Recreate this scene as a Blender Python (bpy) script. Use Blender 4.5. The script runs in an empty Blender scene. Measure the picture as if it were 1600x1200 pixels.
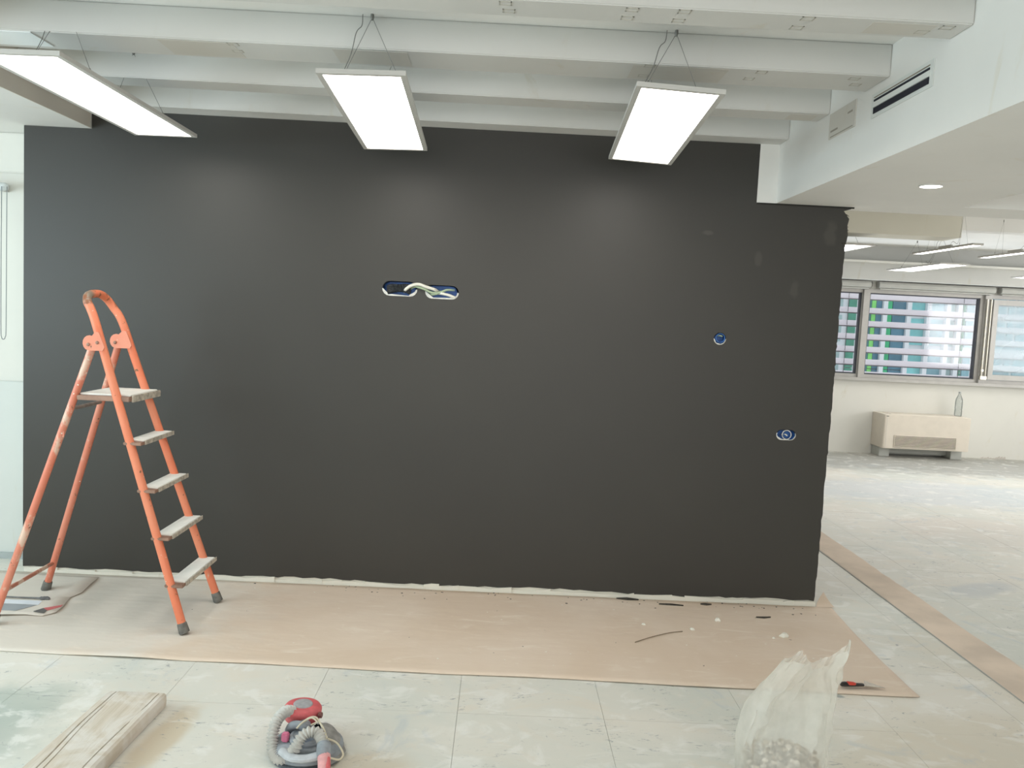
import bpy, bmesh, math, random
from mathutils import Vector, Matrix, Euler
random.seed(7)
PI = math.pi
SC = bpy.context.scene
COL = SC.collection

# ------------------------------------------------------------------ camera
cam = bpy.data.cameras.new('camera'); cam.sensor_width = 36; cam.lens = 1320 / 1600 * 36
cam.clip_start = .05; cam.clip_end = 200
co = bpy.data.objects.new('camera', cam); COL.objects.link(co)
Rv = Vector((0.9987694, -0.0092992, 0.0487146)); Uv = Vector((-0.0478159, 0.0801234, 0.9956374)); Fv = Vector((0.0131619, 0.9967416, -0.0795802))
M = Matrix((Rv, Uv, -Fv)).transposed().to_4x4(); M.translation = Vector((0, 0, 1.5))
co.matrix_world = M
SC.camera = co

# ------------------------------------------------------------------ world, window and fill light, exposure
W = bpy.data.worlds.new('overcast sky'); SC.world = W; W.use_nodes = True
bg = W.node_tree.nodes['Background']; bg.inputs[0].default_value = (.93, .97, 1.0, 1); bg.inputs[1].default_value = .98
SC.view_settings.view_transform = 'Standard'; SC.view_settings.look = 'None'
SC.view_settings.gamma = 1; SC.view_settings.use_curve_mapping = False
SC.view_settings.exposure = 0.17

def area(name, loc, target, sx, sy, power, color):
    l = bpy.data.lights.new(name, 'AREA'); l.shape = 'RECTANGLE'; l.size = sx; l.size_y = sy
    l.energy = power; l.color = color
    o = bpy.data.objects.new(name, l); COL.objects.link(o); o.location = loc
    o.rotation_euler = (Vector(target) - Vector(loc)).to_track_quat('-Z', 'Y').to_euler()
    return o
area('window_daylight_left', (-4.12, 1.7, 1.55), (0, 1.9, 1.35), 3.5, 1.1, 80, (.74, .93, 1))
area('window_daylight_front', (0.6, -3.1, 1.6), (0.6, 0, 1.3), 5.4, 1.2, 86, (1, .975, .955))
area('far_room_fill_right', (8.9, 6.0, 1.55), (0, 6.0, 1.0), 5.0, 1.2, 116, (1, .98, .97))  # added fill for the far room, set at the unseen right-hand opening
area('window_daylight_far', (6.0, 10.45, 1.5), (6.0, 8, 1.6), 5.6, 1.0, 38, (.85, .93, 1))

# ------------------------------------------------------------------ materials
def lin(c):
    return tuple(((v / 255) / 12.92 if v / 255 <= .04045 else ((v / 255 + .055) / 1.055) ** 2.4) for v in c) + (1,)
class NT:
    def __init__(s, name):
        s.m = bpy.data.materials.new(name); s.m.use_nodes = True; s.t = s.m.node_tree
        s.b = s.t.nodes['Principled BSDF']
    def n(s, typ, **k):
        x = s.t.nodes.new(typ)
        for a, v in k.items(): setattr(x, a, v)
        return x
    def l(s, a, b): s.t.links.new(a, b)
    def pos(s, scale=(1, 1, 1), world=True):
        if world: g = s.n('ShaderNodeNewGeometry').outputs['Position']
        else: g = s.n('ShaderNodeTexCoord').outputs['Object']
        mp = s.n('ShaderNodeMapping'); mp.inputs['Scale'].default_value = scale; s.l(g, mp.inputs[0])
        return mp.outputs[0]
    def noise(s, vec, scale, detail=4, rough=.55, dist=0):
        x = s.n('ShaderNodeTexNoise'); x.inputs['Scale'].default_value = scale; x.inputs['Detail'].default_value = detail
        x.inputs['Roughness'].default_value = rough; x.inputs['Distortion'].default_value = dist
        s.l(vec, x.inputs['Vector']); return x.outputs['Fac']
    def ramp(s, fac, a, b):
        x = s.n('ShaderNodeMapRange'); x.inputs['From Min'].default_value = a; x.inputs['From Max'].default_value = b
        x.interpolation_type = 'SMOOTHSTEP'; s.l(fac, x.inputs['Value']); return x.outputs[0]
    def mix(s, fac, c1, c2):
        x = s.n('ShaderNodeMix', data_type='RGBA')
        if isinstance(fac, float): x.inputs[0].default_value = fac
        else: s.l(fac, x.inputs[0])
        for i, c in ((6, c1), (7, c2)):
            if isinstance(c, tuple): x.inputs[i].default_value = c
            else: s.l(c, x.inputs[i])
        return x.outputs[2]
    def mul(s, a, b):
        x = s.n('ShaderNodeMath', operation='MULTIPLY')
        for i, v in ((0, a), (1, b)):
            if isinstance(v, (int, float)): x.inputs[i].default_value = v
            else: s.l(v, x.inputs[i])
        return x.outputs[0]
    def bump(s, fac, strength=.3, dist=.003):
        x = s.n('ShaderNodeBump'); x.inputs['Strength'].default_value = strength; x.inputs['Distance'].default_value = dist
        s.l(fac, x.inputs['Height']); s.l(x.outputs[0], s.b.inputs['Normal'])
    def col(s, c):
        if isinstance(c, tuple): s.b.inputs['Base Color'].default_value = c
        else: s.l(c, s.b.inputs['Base Color'])
    def blob(s, cx, cy, rx, ry, ang=0, warp=.5, edge=.35):
        """mask of one irregular stain or painted shade lying on the floor around (cx, cy)"""
        v = s.pos(); a = s.n('ShaderNodeVectorMath', operation='SUBTRACT'); s.l(v, a.inputs[0]); a.inputs[1].default_value = (cx, cy, 0)
        r = s.n('ShaderNodeMapping'); r.vector_type = 'TEXTURE'; r.inputs['Rotation'].default_value = (0, 0, ang); r.inputs['Scale'].default_value = (rx, ry, 1e3); s.l(a.outputs[0], r.inputs[0])
        ln = s.n('ShaderNodeVectorMath', operation='LENGTH'); s.l(r.outputs[0], ln.inputs[0])
        nz = s.noise(s.pos(), 5, 4); ad = s.n('ShaderNodeMath', operation='MULTIPLY_ADD'); s.l(nz, ad.inputs[0]); ad.inputs[1].default_value = warp * 2
        s.l(ln.outputs['Value'], ad.inputs[2])
        return s.ramp(ad.outputs[0], 1 + warp + edge, 1 + warp - edge)

def plain(name, c, rough=.6, metal=0, var=.06, scale=8, bump=0, spec=None, world=False):
    t = NT(name); a = lin(c)
    d = tuple(v * (1 - var * 2) for v in a[:3]) + (1,)
    nz = t.noise(t.pos(world=world), scale, 5)
    t.col(t.mix(t.ramp(nz, .3, .7), d, a) if var else a)
    t.b.inputs['Roughness'].default_value = rough; t.b.inputs['Metallic'].default_value = metal
    if spec is not None: t.b.inputs['Specular IOR Level'].default_value = spec
    if bump: t.bump(t.noise(t.pos(world=world), scale * 6, 4), bump, .002)
    return t.m

def mk_floor():
    t = NT('worn_pale_floor')
    big = t.noise(t.pos(), .9, 5, .6, .6)
    c = t.mix(t.ramp(big, .35, .65), lin((208, 210, 202)), lin((222, 218, 208)))
    c = t.mix(t.mul(t.ramp(t.noise(t.pos((1, 1.6, 1)), 2.3, 6, .65, 1.2), .5, .72), .5), c, lin((222, 212, 196)))
    for (cx, cy, rx, ry, an, col, st) in (
        (-2.0, 2.75, .50, .32, .3, (166, 176, 168), .7), (-1.75, 3.0, .22, .16, .6, (170, 180, 172), .6),
        (-1.10, 2.80, .06, .26, -.08, (196, 176, 144), .6), (-.36, 2.64, .16, .13, .2, (206, 192, 168), .5),  # tan beside the plank is its shadow and dust painted in
        (1.9, 2.9, .7, .35, .2, (208, 198, 178), .55), (2.25, 3.7, .25, .5, .2, (214, 204, 186), .35),
        (5.5, 9.9, 3.2, .75, 0, (158, 157, 152), .8), (2.95, 4.95, .30, .10, .5, (176, 184, 192), .45),  # grey along the far wall is shade painted into the floor
        (3.9, 6.4, .8, .5, 0, (202, 192, 182), .45), (4.3, 8.0, 1.6, .6, 0, (196, 204, 212), .5),
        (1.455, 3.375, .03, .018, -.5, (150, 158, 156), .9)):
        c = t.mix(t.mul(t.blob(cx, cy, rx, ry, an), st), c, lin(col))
    # blue-grey scuffs and scratches of worn paint
    patch = t.ramp(t.noise(t.pos((1, 1.5, 1)), 2.6, 3), .44, .60)
    fine = t.ramp(t.noise(t.pos((9, 24, 1)), 1.5, 9, .72, 1.5), .575, .65)
    c = t.mix(t.mul(t.mul(patch, fine), .75), c, lin((120, 128, 136)))
    fine2 = t.ramp(t.noise(t.pos((12, 7, 1)), 1.3, 8, .75, 2), .62, .70)
    c = t.mix(t.mul(fine2, .5), c, lin((138, 144, 146)))
    cl = t.ramp(t.noise(t.pos((1, 1.4, 1)), 5.5, 6, .6, .8), .52, .66); c = t.mix(t.mul(cl, .55), c, lin((234, 233, 228)))
    cb = t.ramp(t.noise(t.pos((1.3, 1, 1)), 3.3, 6, .62, 1), .57, .70); c = t.mix(t.mul(cb, .4), c, lin((182, 192, 198)))
    spk = t.ramp(t.noise(t.pos(), 38, 3, .6), .70, .76)
    c = t.mix(t.mul(spk, .35), c, lin((238, 236, 228)))
    t.col(c); t.b.inputs['Roughness'].default_value = .55; t.b.inputs['Specular IOR Level'].default_value = .35
    t.bump(t.noise(t.pos(), 30, 6), .12, .002)
    return t.m
def mk_dark():
    t = NT('dark_grey_wall_paint')
    c = t.mix(t.ramp(t.noise(t.pos(), .8, 4), .3, .7), lin((47, 45, 41)), lin((51, 49, 44)))
    # a few dull touched-up patches near the right end
    def wb(cx, cz, rx, rz, w=.5):
        v = t.pos(); a = t.n('ShaderNodeVectorMath', operation='SUBTRACT'); t.l(v, a.inputs[0]); a.inputs[1].default_value = (cx, 0, cz)
        r = t.n('ShaderNodeMapping'); r.vector_type = 'TEXTURE'; r.inputs['Scale'].default_value = (rx, 1e3, rz); t.l(a.outputs[0], r.inputs[0])
        ln = t.n('ShaderNodeVectorMath', operation='LENGTH'); t.l(r.outputs[0], ln.inputs[0])
        ad = t.n('ShaderNodeMath', operation='MULTIPLY_ADD'); t.l(t.noise(t.pos(), 14, 3), ad.inputs[0]); ad.inputs[1].default_value = w * 2; t.l(ln.outputs['Value'], ad.inputs[2])
        return t.ramp(ad.outputs[0], 1 + w + .4, 1 + w - .4)
    for cx, cz, rx, rz, st in ((1.05, 1.99, .025, .012, .35), (1.33, 1.87, .018, .035, .25), (1.53, 1.72, .022, .05, .25), (1.70, 2.02, .03, .06, .3)):
        c = t.mix(t.mul(wb(cx, cz, rx, rz, .9), st), c, lin((92, 90, 82)))
    t.col(c); t.b.inputs['Specular IOR Level'].default_value = .6
    t.b.inputs['Roughness'].default_value = .50
    t.bump(t.noise(t.pos(), 120, 3), .10, .001)
    return t.m
def mk_white(name, c, var=.03, smear=True):
    t = NT(name); a = lin(c); d = tuple(v * (1 - var * 2) for v in a[:3]) + (1,)
    k = t.mix(t.ramp(t.noise(t.pos(), 1.1, 4), .3, .7), d, a)
    if smear: k = t.mix(t.mul(t.ramp(t.noise(t.pos((3, 3, 1)), 2, 5, .6, 1), .62, .75), .4), k, lin((c[0] - 14, c[1] - 20, c[2] - 32)))
    t.col(k); t.b.inputs['Roughness'].default_value = .75; t.b.inputs['Specular IOR Level'].default_value = .25
    t.bump(t.noise(t.pos(), 60, 4), .08, .002)
    return t.m
def mk_paper():
    t = NT('kraft_masking_paper')
    c = t.mix(t.ramp(t.noise(t.pos(), 1.3, 5, .6, .5), .3, .7), lin((214, 194, 174)), lin((222, 205, 188)))
    c = t.mix(t.mul(t.blob(-2.2, 4.0, .95, .8, 0, .4), .8), c, lin((216, 211, 202)))
    c = t.mix(t.mul(t.ramp(t.noise(t.pos((1.2, 3.5, 1)), 3, 6, .65, 1), .55, .72), .45), c, lin((236, 226, 212)))
    c = t.mix(t.mul(t.ramp(t.noise(t.pos((3, 8, 1)), 6, 6, .6, 0), .66, .74), .5), c, lin((238, 228, 214)))
    t.col(c); t.b.inputs['Roughness'].default_value = .8; t.b.inputs['Specular IOR Level'].default_value = .2
    t.bump(t.noise(t.pos((1, 3, 1)), 6, 4), .25, .01)
    return t.m
def mk_ladder(name, base, white=.30, world=True):
    t = NT(name)
    c = t.mix(t.ramp(t.noise(t.pos(), 5, 4), .3, .7), lin(base), lin((base[0], base[1] + 14, base[2] + 16)))
    c = t.mix(t.mul(t.ramp(t.noise(t.pos((1, 1, .6)), 9, 5, .65), .70 - white, .80 - white), .75), c, lin((226, 206, 186)))
    c = t.mix(t.ramp(t.noise(t.pos(), 30, 5, .6), .665, .69), c, lin((120, 84, 60)))
    c = t.mix(t.ramp(t.noise(t.pos(), 55, 2, .5), .72, .75), c, lin((240, 232, 218)))
    if name.startswith('ladder_front'):
        g = t.n('ShaderNodeNewGeometry'); sx = t.n('ShaderNodeSeparateXYZ'); t.l(g.outputs['Position'], sx.inputs[0])
        worn = t.ramp(sx.outputs['Z'], 1.455, 1.49)
        yy = t.ramp(sx.outputs['Y'], 3.90, 3.84)
        c = t.mix(t.mul(t.mul(worn, yy), .95), c, lin((128, 122, 108)))
        c = t.mix(t.mul(t.ramp(sx.outputs['Z'], 1.44, 1.47), t.ramp(t.noise(t.pos(), 22, 4), .5, .6)), c, lin((140, 88, 60)))
    t.col(c); t.b.inputs['Roughness'].default_value = .45
    t.bump(t.noise(t.pos(), 70, 3), .25, .001)
    return t.m
def mk_wood():
    t = NT('old_plank_wood')
    g = t.noise(t.pos((22, 1.2, 8)), 2.2, 6, .6, .8)
    c = t.mix(t.ramp(g, .3, .7), lin((192, 180, 162)), lin((210, 200, 186)))
    c = t.mix(t.mul(t.ramp(t.noise(t.pos((2, 1.2, 1)), 4, 6, .65, .6), .42, .6), .8), c, lin((216, 211, 203)))
    c = t.mix(t.ramp(t.noise(t.pos((6, 1, 1)), 7, 5), .66, .76), c, lin((176, 160, 138)))
    t.col(c); t.b.inputs['Roughness'].default_value = .85; t.bump(g, .5, .004)
    return t.m
def mk_emit(name, c, s):
    t = NT(name); t.b.inputs['Base Color'].default_value = (.8, .8, .8, 1)
    t.b.inputs['Emission Color'].default_value = c; t.b.inputs['Emission Strength'].default_value = s
    return t.m
def mk_slat():
    m = bpy.data.materials.new('louvre_frosted_white'); m.use_nodes = True; t = m.node_tree; t.nodes.clear()
    o = t.nodes.new('ShaderNodeOutputMaterial'); tl = t.nodes.new('ShaderNodeBsdfTranslucent'); tl.inputs[0].default_value = (.96, .95, .98, 1)
    df = t.nodes.new('ShaderNodeBsdfDiffuse'); df.inputs[0].default_value = (.86, .84, .90, 1)
    nz = t.nodes.new('ShaderNodeTexNoise'); nz.inputs['Scale'].default_value = 4; mr = t.nodes.new('ShaderNodeMapRange'); mr.inputs['To Min'].default_value = .3; mr.inputs['To Max'].default_value = .5
    mx = t.nodes.new('ShaderNodeMixShader'); t.links.new(nz.outputs['Fac'], mr.inputs[0]); t.links.new(mr.outputs[0], mx.inputs[0])
    t.links.new(tl.outputs[0], mx.inputs[1]); t.links.new(df.outputs[0], mx.inputs[2]); t.links.new(mx.outputs[0], o.inputs[0]); return m
def mk_glass(name, haze, tint=(1, 1, 1, 1)):
    m = bpy.data.materials.new(name); m.use_nodes = True; t = m.node_tree; t.nodes.clear()
    o = t.nodes.new('ShaderNodeOutputMaterial'); tr = t.nodes.new('ShaderNodeBsdfTransparent'); tr.inputs[0].default_value = tint
    gl = t.nodes.new('ShaderNodeBsdfGlossy'); gl.inputs['Roughness'].default_value = .05
    fr = t.nodes.new('ShaderNodeFresnel'); fr.inputs[0].default_value = 1.45
    m1 = t.nodes.new('ShaderNodeMixShader'); t.links.new(fr.outputs[0], m1.inputs[0]); t.links.new(tr.outputs[0], m1.inputs[1]); t.links.new(gl.outputs[0], m1.inputs[2])
    last = m1
    if haze:
        tl = t.nodes.new('ShaderNodeBsdfTranslucent'); tl.inputs[0].default_value = (.85, .92, .92, 1)
        nz = t.nodes.new('ShaderNodeTexNoise'); nz.inputs['Scale'].default_value = 3
        mr = t.nodes.new('ShaderNodeMapRange'); mr.inputs['To Min'].default_value = haze * .8; mr.inputs['To Max'].default_value = haze * 1.2
        t.links.new(nz.outputs['Fac'], mr.inputs[0])
        m2 = t.nodes.new('ShaderNodeMixShader'); t.links.new(mr.outputs[0], m2.inputs[0]); t.links.new(m1.outputs[0], m2.inputs[1]); t.links.new(tl.outputs[0], m2.inputs[2]); last = m2
    t.links.new(last.outputs[0], o.inputs[0]); return m
def mk_bag():
    m = bpy.data.materials.new('milky_plastic_film'); m.use_nodes = True; t = m.node_tree; t.nodes.clear()
    o = t.nodes.new('ShaderNodeOutputMaterial'); tr = t.nodes.new('ShaderNodeBsdfTransparent'); tr.inputs[0].default_value = (.97, .97, .95, 1)
    tl = t.nodes.new('ShaderNodeBsdfTranslucent'); tl.inputs[0].default_value = (.93, .92, .87, 1)
    df = t.nodes.new('ShaderNodeBsdfPrincipled'); df.inputs['Base Color'].default_value = (.86, .85, .80, 1); df.inputs['Roughness'].default_value = .35
    nz = t.nodes.new('ShaderNodeTexNoise'); nz.inputs['Scale'].default_value = 11; nz.inputs['Detail'].default_value = 5
    tc = t.nodes.new('ShaderNodeTexCoord'); t.links.new(tc.outputs['Object'], nz.inputs['Vector'])
    bp = t.nodes.new('ShaderNodeBump'); bp.inputs['Strength'].default_value = .6; bp.inputs['Distance'].default_value = .01
    t.links.new(nz.outputs['Fac'], bp.inputs['Height']); t.links.new(bp.outputs[0], df.inputs['Normal']); t.links.new(bp.outputs[0], tl.inputs['Normal'])
    a = t.nodes.new('ShaderNodeMixShader'); a.inputs[0].default_value = .55; t.links.new(tl.outputs[0], a.inputs[1]); t.links.new(df.outputs[0], a.inputs[2])
    b = t.nodes.new('ShaderNodeMixShader'); t.links.new(tr.outputs[0], b.inputs[1]); t.links.new(a.outputs[0], b.inputs[2])
    mr = t.nodes.new('ShaderNodeMapRange'); mr.inputs['To Min'].default_value = .30; mr.inputs['To Max'].default_value = .66
    t.links.new(nz.outputs['Fac'], mr.inputs[0]); t.links.new(mr.outputs[0], b.inputs[0])
    t.links.new(b.outputs[0], o.inputs[0]); return m

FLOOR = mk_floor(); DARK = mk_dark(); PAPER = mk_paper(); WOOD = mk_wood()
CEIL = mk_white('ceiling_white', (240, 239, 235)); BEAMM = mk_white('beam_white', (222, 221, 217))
WALLW = mk_white('wall_white', (226, 225, 218)); PLAST = mk_white('raw_plaster', (232, 228, 216), .05)
FILL = mk_white('beige_filler', (217, 213, 205), .03)
JOINT = plain('dusty_joint', (172, 172, 166), .9)
L_FRONT = mk_ladder('ladder_front_orange', (228, 126, 90), .06)
L_REAR = mk_ladder('ladder_rear_orange', (214, 124, 98), .17)
L_PLATE = mk_ladder('ladder_plate_orange', (228, 142, 114), .04)
TREAD = plain('white_tread_rubber', (240, 239, 232), .7, 0, .05, 14)
TREADM = plain('brown_tread_metal', (168, 134, 116), .5, .3, .15, 20)
FOOTR = plain('grey_rubber_foot', (120, 118, 112), .85, 0, .2, 40)
FRAMEW = plain('lamp_frame_white', (205, 203, 198), .5, 0, .02)
DIFF = mk_emit('lit_diffuser', (1.0, .95, .88, 1), 7.6)
DOWN = mk_emit('lit_downlight', (1.0, .96, .88, 1), 6)
WIRE = plain('steel_wire', (132, 132, 128), .5, .2, .05)
ALU = plain('window_aluminium', (184, 182, 178), .45, .2, .05)
DKFR = plain('dark_gasket', (62, 66, 76), .5)
CASS = plain('blind_cassette_grey', (186, 186, 180), .55, 0, .04)
SLAT = mk_slat()
SLATD = plain('louvre_edge_grey', (120, 116, 124), .6, 0, .02)
GLASS = mk_glass('clear_glass', 0); HAZY = mk_glass('hazy_glass', .26, (.93, .98, .98, 1))
FANM = plain('fan_coil_cream', (226, 217, 203), .5, 0, .03)
FANG = plain('fan_coil_grey_feet', (196, 198, 192), .6, 0, .03)
BLACK = plain('slot_black', (24, 25, 40), .7)
GRILL = plain('grille_slat_taupe', (150, 140, 124), .5)
BLUE = plain('blue_box_plastic', (64, 118, 190), .45, 0, .15, 60)
SOCKW = plain('white_plaster_rim', (226, 226, 220), .8, 0, .1, 60)
WCOND = plain('white_conduit', (230, 228, 216), .4, 0, .05)
GCOND = plain('pale_green_cable', (172, 190, 160), .5)
KCOND = plain('black_conduit', (52, 56, 58), .55, 0, .3, 80)
BAG = mk_bag(); RUB = plain('rubble_grey', (214, 200, 180), .95, 0, .3, 40, .4)
RUBW = plain('rubble_white', (238, 228, 214), .95, 0, .15, 40, .4)
RED = plain('dusty_red_plastic', (222, 104, 108), .5, 0, .12, 30)
REDL = plain('dusty_pink_plastic', (226, 164, 164), .6, 0, .12, 30)
SGREY = plain('dusty_grey_plastic', (146, 152, 158), .6, 0, .15, 30)
SDARK = plain('dark_grey_disc', (92, 98, 104), .6, 0, .2, 30)
SLIGHT = plain('light_grey_badge', (168, 168, 170), .55, 0, .1, 60)
HOSE = plain('hose_light_grey', (202, 200, 194), .55, 0, .08, 30)
SKIRT = plain('grey_dust_skirt', (150, 148, 144), .8, 0, .18, 30)
CORD = plain('beige_cord', (214, 204, 180), .7, 0, .08)
CHIPD = plain('dark_chip', (66, 62, 54), .85, 0, .3, 60)
STICK = plain('grey_stick', (120, 120, 120), .8, 0, .2, 60)
STEEL = plain('worn_scraper_steel', (178, 168, 152), .4, .5, .15, 60)
KBLK = plain('black_handle', (46, 40, 38), .5, 0, .2, 60)
KRED = plain('red_handle', (206, 66, 48), .45, 0, .1, 60)
CLEARP = mk_glass('clear_bottle_plastic', .18, (.90, .91, .91, 1))
CHAIN = plain('chain_grey', (120, 128, 130), .5)

# ------------------------------------------------------------------ mesh helpers
class MB:
    def __init__(s): s.v = []; s.f = []
    def box(s, x0, x1, y0, y1, z0, z1):
        b = len(s.v)
        s.v += [(x0, y0, z0), (x1, y0, z0), (x1, y1, z0), (x0, y1, z0), (x0, y0, z1), (x1, y0, z1), (x1, y1, z1), (x0, y1, z1)]
        s.f += [tuple(b + i for i in q) for q in ((0, 3, 2, 1), (4, 5, 6, 7), (0, 1, 5, 4), (1, 2, 6, 5), (2, 3, 7, 6), (3, 0, 4, 7))]
        return s
    def obox(s, c, ax, ay, az, hx, hy, hz):
        c = Vector(c); b = len(s.v)
        for k in (-1, 1):
            for i, j in ((-1, -1), (1, -1), (1, 1), (-1, 1)):
                s.v.append(tuple(c + Vector(ax) * hx * i + Vector(ay) * hy * j + Vector(az) * hz * k))
        s.f += [tuple(b + i for i in q) for q in ((0, 3, 2, 1), (4, 5, 6, 7), (0, 1, 5, 4), (1, 2, 6, 5), (2, 3, 7, 6), (3, 0, 4, 7))]
        return s
    def tube(s, pts, r, seg=12, closed=False, flat=1.0, flatdir=None):
        pts = [Vector(p) for p in pts]; n = len(pts); base = len(s.v); N = None
        rr = r if isinstance(r, (list, tuple)) else [r] * n
        for i, p in enumerate(pts):
            if closed: t = (pts[(i + 1) % n] - pts[i - 1]).normalized()
            else: t = (pts[min(i + 1, n - 1)] - pts[max(i - 1, 0)]).normalized()
            if flatdir is not None: N = Vector(flatdir); N = (N - t * N.dot(t)).normalized()
            elif N is None:
                a = Vector((0, 0, 1)) if abs(t.z) < .9 else Vector((1, 0, 0)); N = (a - t * a.dot(t)).normalized()
            else: N = (N - t * N.dot(t)).normalized()
            B = t.cross(N)
            for k in range(seg):
                a = 2 * PI * k / seg; s.v.append(tuple(p + (N * math.cos(a) * flat + B * math.sin(a)) * rr[i]))
        m = n if closed else n - 1
        for i in range(m):
            for k in range(seg):
                a = base + i * seg + k; b_ = base + i * seg + (k + 1) % seg; j = (i + 1) % n
                s.f.append((a, b_, base + j * seg + (k + 1) % seg, base + j * seg + k))
        if not closed:
            s.f.append(tuple(base + k for k in range(seg))[::-1]); s.f.append(tuple(base + (n - 1) * seg + k for k in range(seg)))
        return s
    def lathe(s, prof, c=(0, 0, 0), seg=24, axis=None):
        c = Vector(c); base = len(s.v); Rm = Matrix.Identity(3)
        if axis is not None: Rm = Vector((0, 0, 1)).rotation_difference(Vector(axis)).to_matrix()
        for r, z in prof:
            for k in range(seg):
                a = 2 * PI * k / seg; s.v.append(tuple(c + Rm @ Vector((r * math.cos(a), r * math.sin(a), z))))
        for i in range(len(prof) - 1):
            for k in range(seg):
                a = base + i * seg + k; b_ = base + i * seg + (k + 1) % seg
                s.f.append((a, b_, b_ + seg, a + seg))
        s.f.append(tuple(base + k for k in range(seg))[::-1]); s.f.append(tuple(base + (len(prof) - 1) * seg + k for k in range(seg)))
        return s
    def prism(s, poly, d0, d1, plane='xz'):
        b = len(s.v); n = len(poly)
        for d in (d0, d1):
            for p, q in poly: s.v.append((p, d, q) if plane == 'xz' else (p, q, d) if plane == 'xy' else (d, p, q))
        s.f.append(tuple(range(b, b + n))); s.f.append(tuple(range(b + 2 * n - 1, b + n - 1, -1)))
        for i in range(n): j = (i + 1) % n; s.f.append((b + i, b + n + i, b + n + j, b + j))
        return s
    def grid(s, fn, nu, nv):
        b = len(s.v)
        for i in range(nu + 1):
            for j in range(nv + 1): s.v.append(fn(i / nu, j / nv))
        for i in range(nu):
            for j in range(nv): a = b + i * (nv + 1) + j; s.f.append((a, a + nv + 1, a + nv + 2, a + 1))
        return s
WL = {}
def build(name, mb, mat, parent=None, loc=None, smooth=False, local=False, bevel=0):
    """one mesh object; mb is in world coordinates unless local=True"""
    me = bpy.data.meshes.new(name)
    if parent is not None: off = Vector(WL[parent.as_pointer()])
    else: off = Vector(loc) if loc is not None else Vector((0, 0, 0))
    vs = mb.v if local else [tuple(Vector(v) - off) for v in mb.v]
    me.from_pydata(vs, [], mb.f)
    bm = bmesh.new(); bm.from_mesh(me); bmesh.ops.recalc_face_normals(bm, faces=bm.faces)
    if bevel: bmesh.ops.bevel(bm, geom=[e for e in bm.edges if len(e.link_faces) == 2 and e.calc_face_angle(0) > .6], offset=bevel, segments=2, affect='EDGES')
    bm.to_mesh(me); bm.free()
    for m in (mat if isinstance(mat, (list, tuple)) else [mat]): me.materials.append(m)
    if smooth:
        for p in me.polygons: p.use_smooth = True
        if hasattr(me, 'set_sharp_from_angle'): me.set_sharp_from_angle(angle=.7)
    o = bpy.data.objects.new(name, me); COL.objects.link(o)
    if parent is not None: o.parent = parent
    elif loc is not None: o.location = loc
    WL[o.as_pointer()] = tuple(off)
    return o
def tag(o, label=None, cat=None, group=None, kind=None):
    if label: o['label'] = label
    if cat: o['category'] = cat
    if group: o['group'] = group
    if kind: o['kind'] = kind
    return o
def thing(name, loc, label, cat, group=None):
    o = bpy.data.objects.new(name, None); COL.objects.link(o); o.location = loc; o.empty_display_size = .1
    WL[o.as_pointer()] = tuple(loc); return tag(o, label, cat, group)
def copy_tree(o, parent=None):
    c = o.copy(); COL.objects.link(c); c.parent = parent
    for ch in list(o.children): copy_tree(ch, c)
    return c
def struct(name, mb, mat, label=None, cat='wall', **k):
    o = build(name, mb, mat, **k); tag(o, label, cat, None, 'structure'); return o

# ------------------------------------------------------------------ floor
D = 4.5
fl = struct('floor', MB().box(-4.3, 9.1, -3.3, 10.75, -.15, -.006), JOINT, 'pale worn floor of square tiles smeared with plaster dust', 'floor')
P = .555; X0 = -1.215 - P * 6; Y0 = 3.08 - P * 3
tm = None
for i in range(18):
    for j in range(11):
        x = X0 + i * P; y = Y0 + j * P
        g = .0006
        lift = random.uniform(-.0003, .0003)
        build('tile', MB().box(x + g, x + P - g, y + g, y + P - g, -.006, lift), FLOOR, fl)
ytop = Y0 + 11 * P
fs = MB().box(-4.2, 9.0, ytop, 10.55, -.006, 0).box(-4.2, 9.0, -3.2, Y0, -.006, 0).box(-4.2, X0, Y0, ytop, -.006, 0)
fs.box(X0 + 18 * P, 9.0, Y0, ytop, -.006, 0)
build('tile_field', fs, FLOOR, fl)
# beige strip of bare screed running away to the right of the dark wall
def strip_fn(u, v):
    y = 1.2 + u * 7.6; jag = .004 * math.sin(y * 7) + .003 * math.sin(y * 31 + 1)
    return (2.243 + .0025 * (y - 3.4) + v * (.215 + jag) , y, .0016)
sm = MB().grid(strip_fn, 80, 3)
STRIPM = plain('beige_screed', (230, 212, 194), .8, 0, .10, 3, world=True)
build('screed_strip', sm, STRIPM, fl)
gs = MB().box(2.236, 2.243, 1.2, 6.4, 0, .0022); build('joint_line', gs, JOINT, fl)
bs = MB().obox((4.9, 8.62, .002), (.79, -.61, 0), (.61, .79, 0), (0, 0, 1), .0, .0, .0)
PALE = plain('pale_blue_dust', (206, 214, 222), .7, 0, .05)
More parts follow.
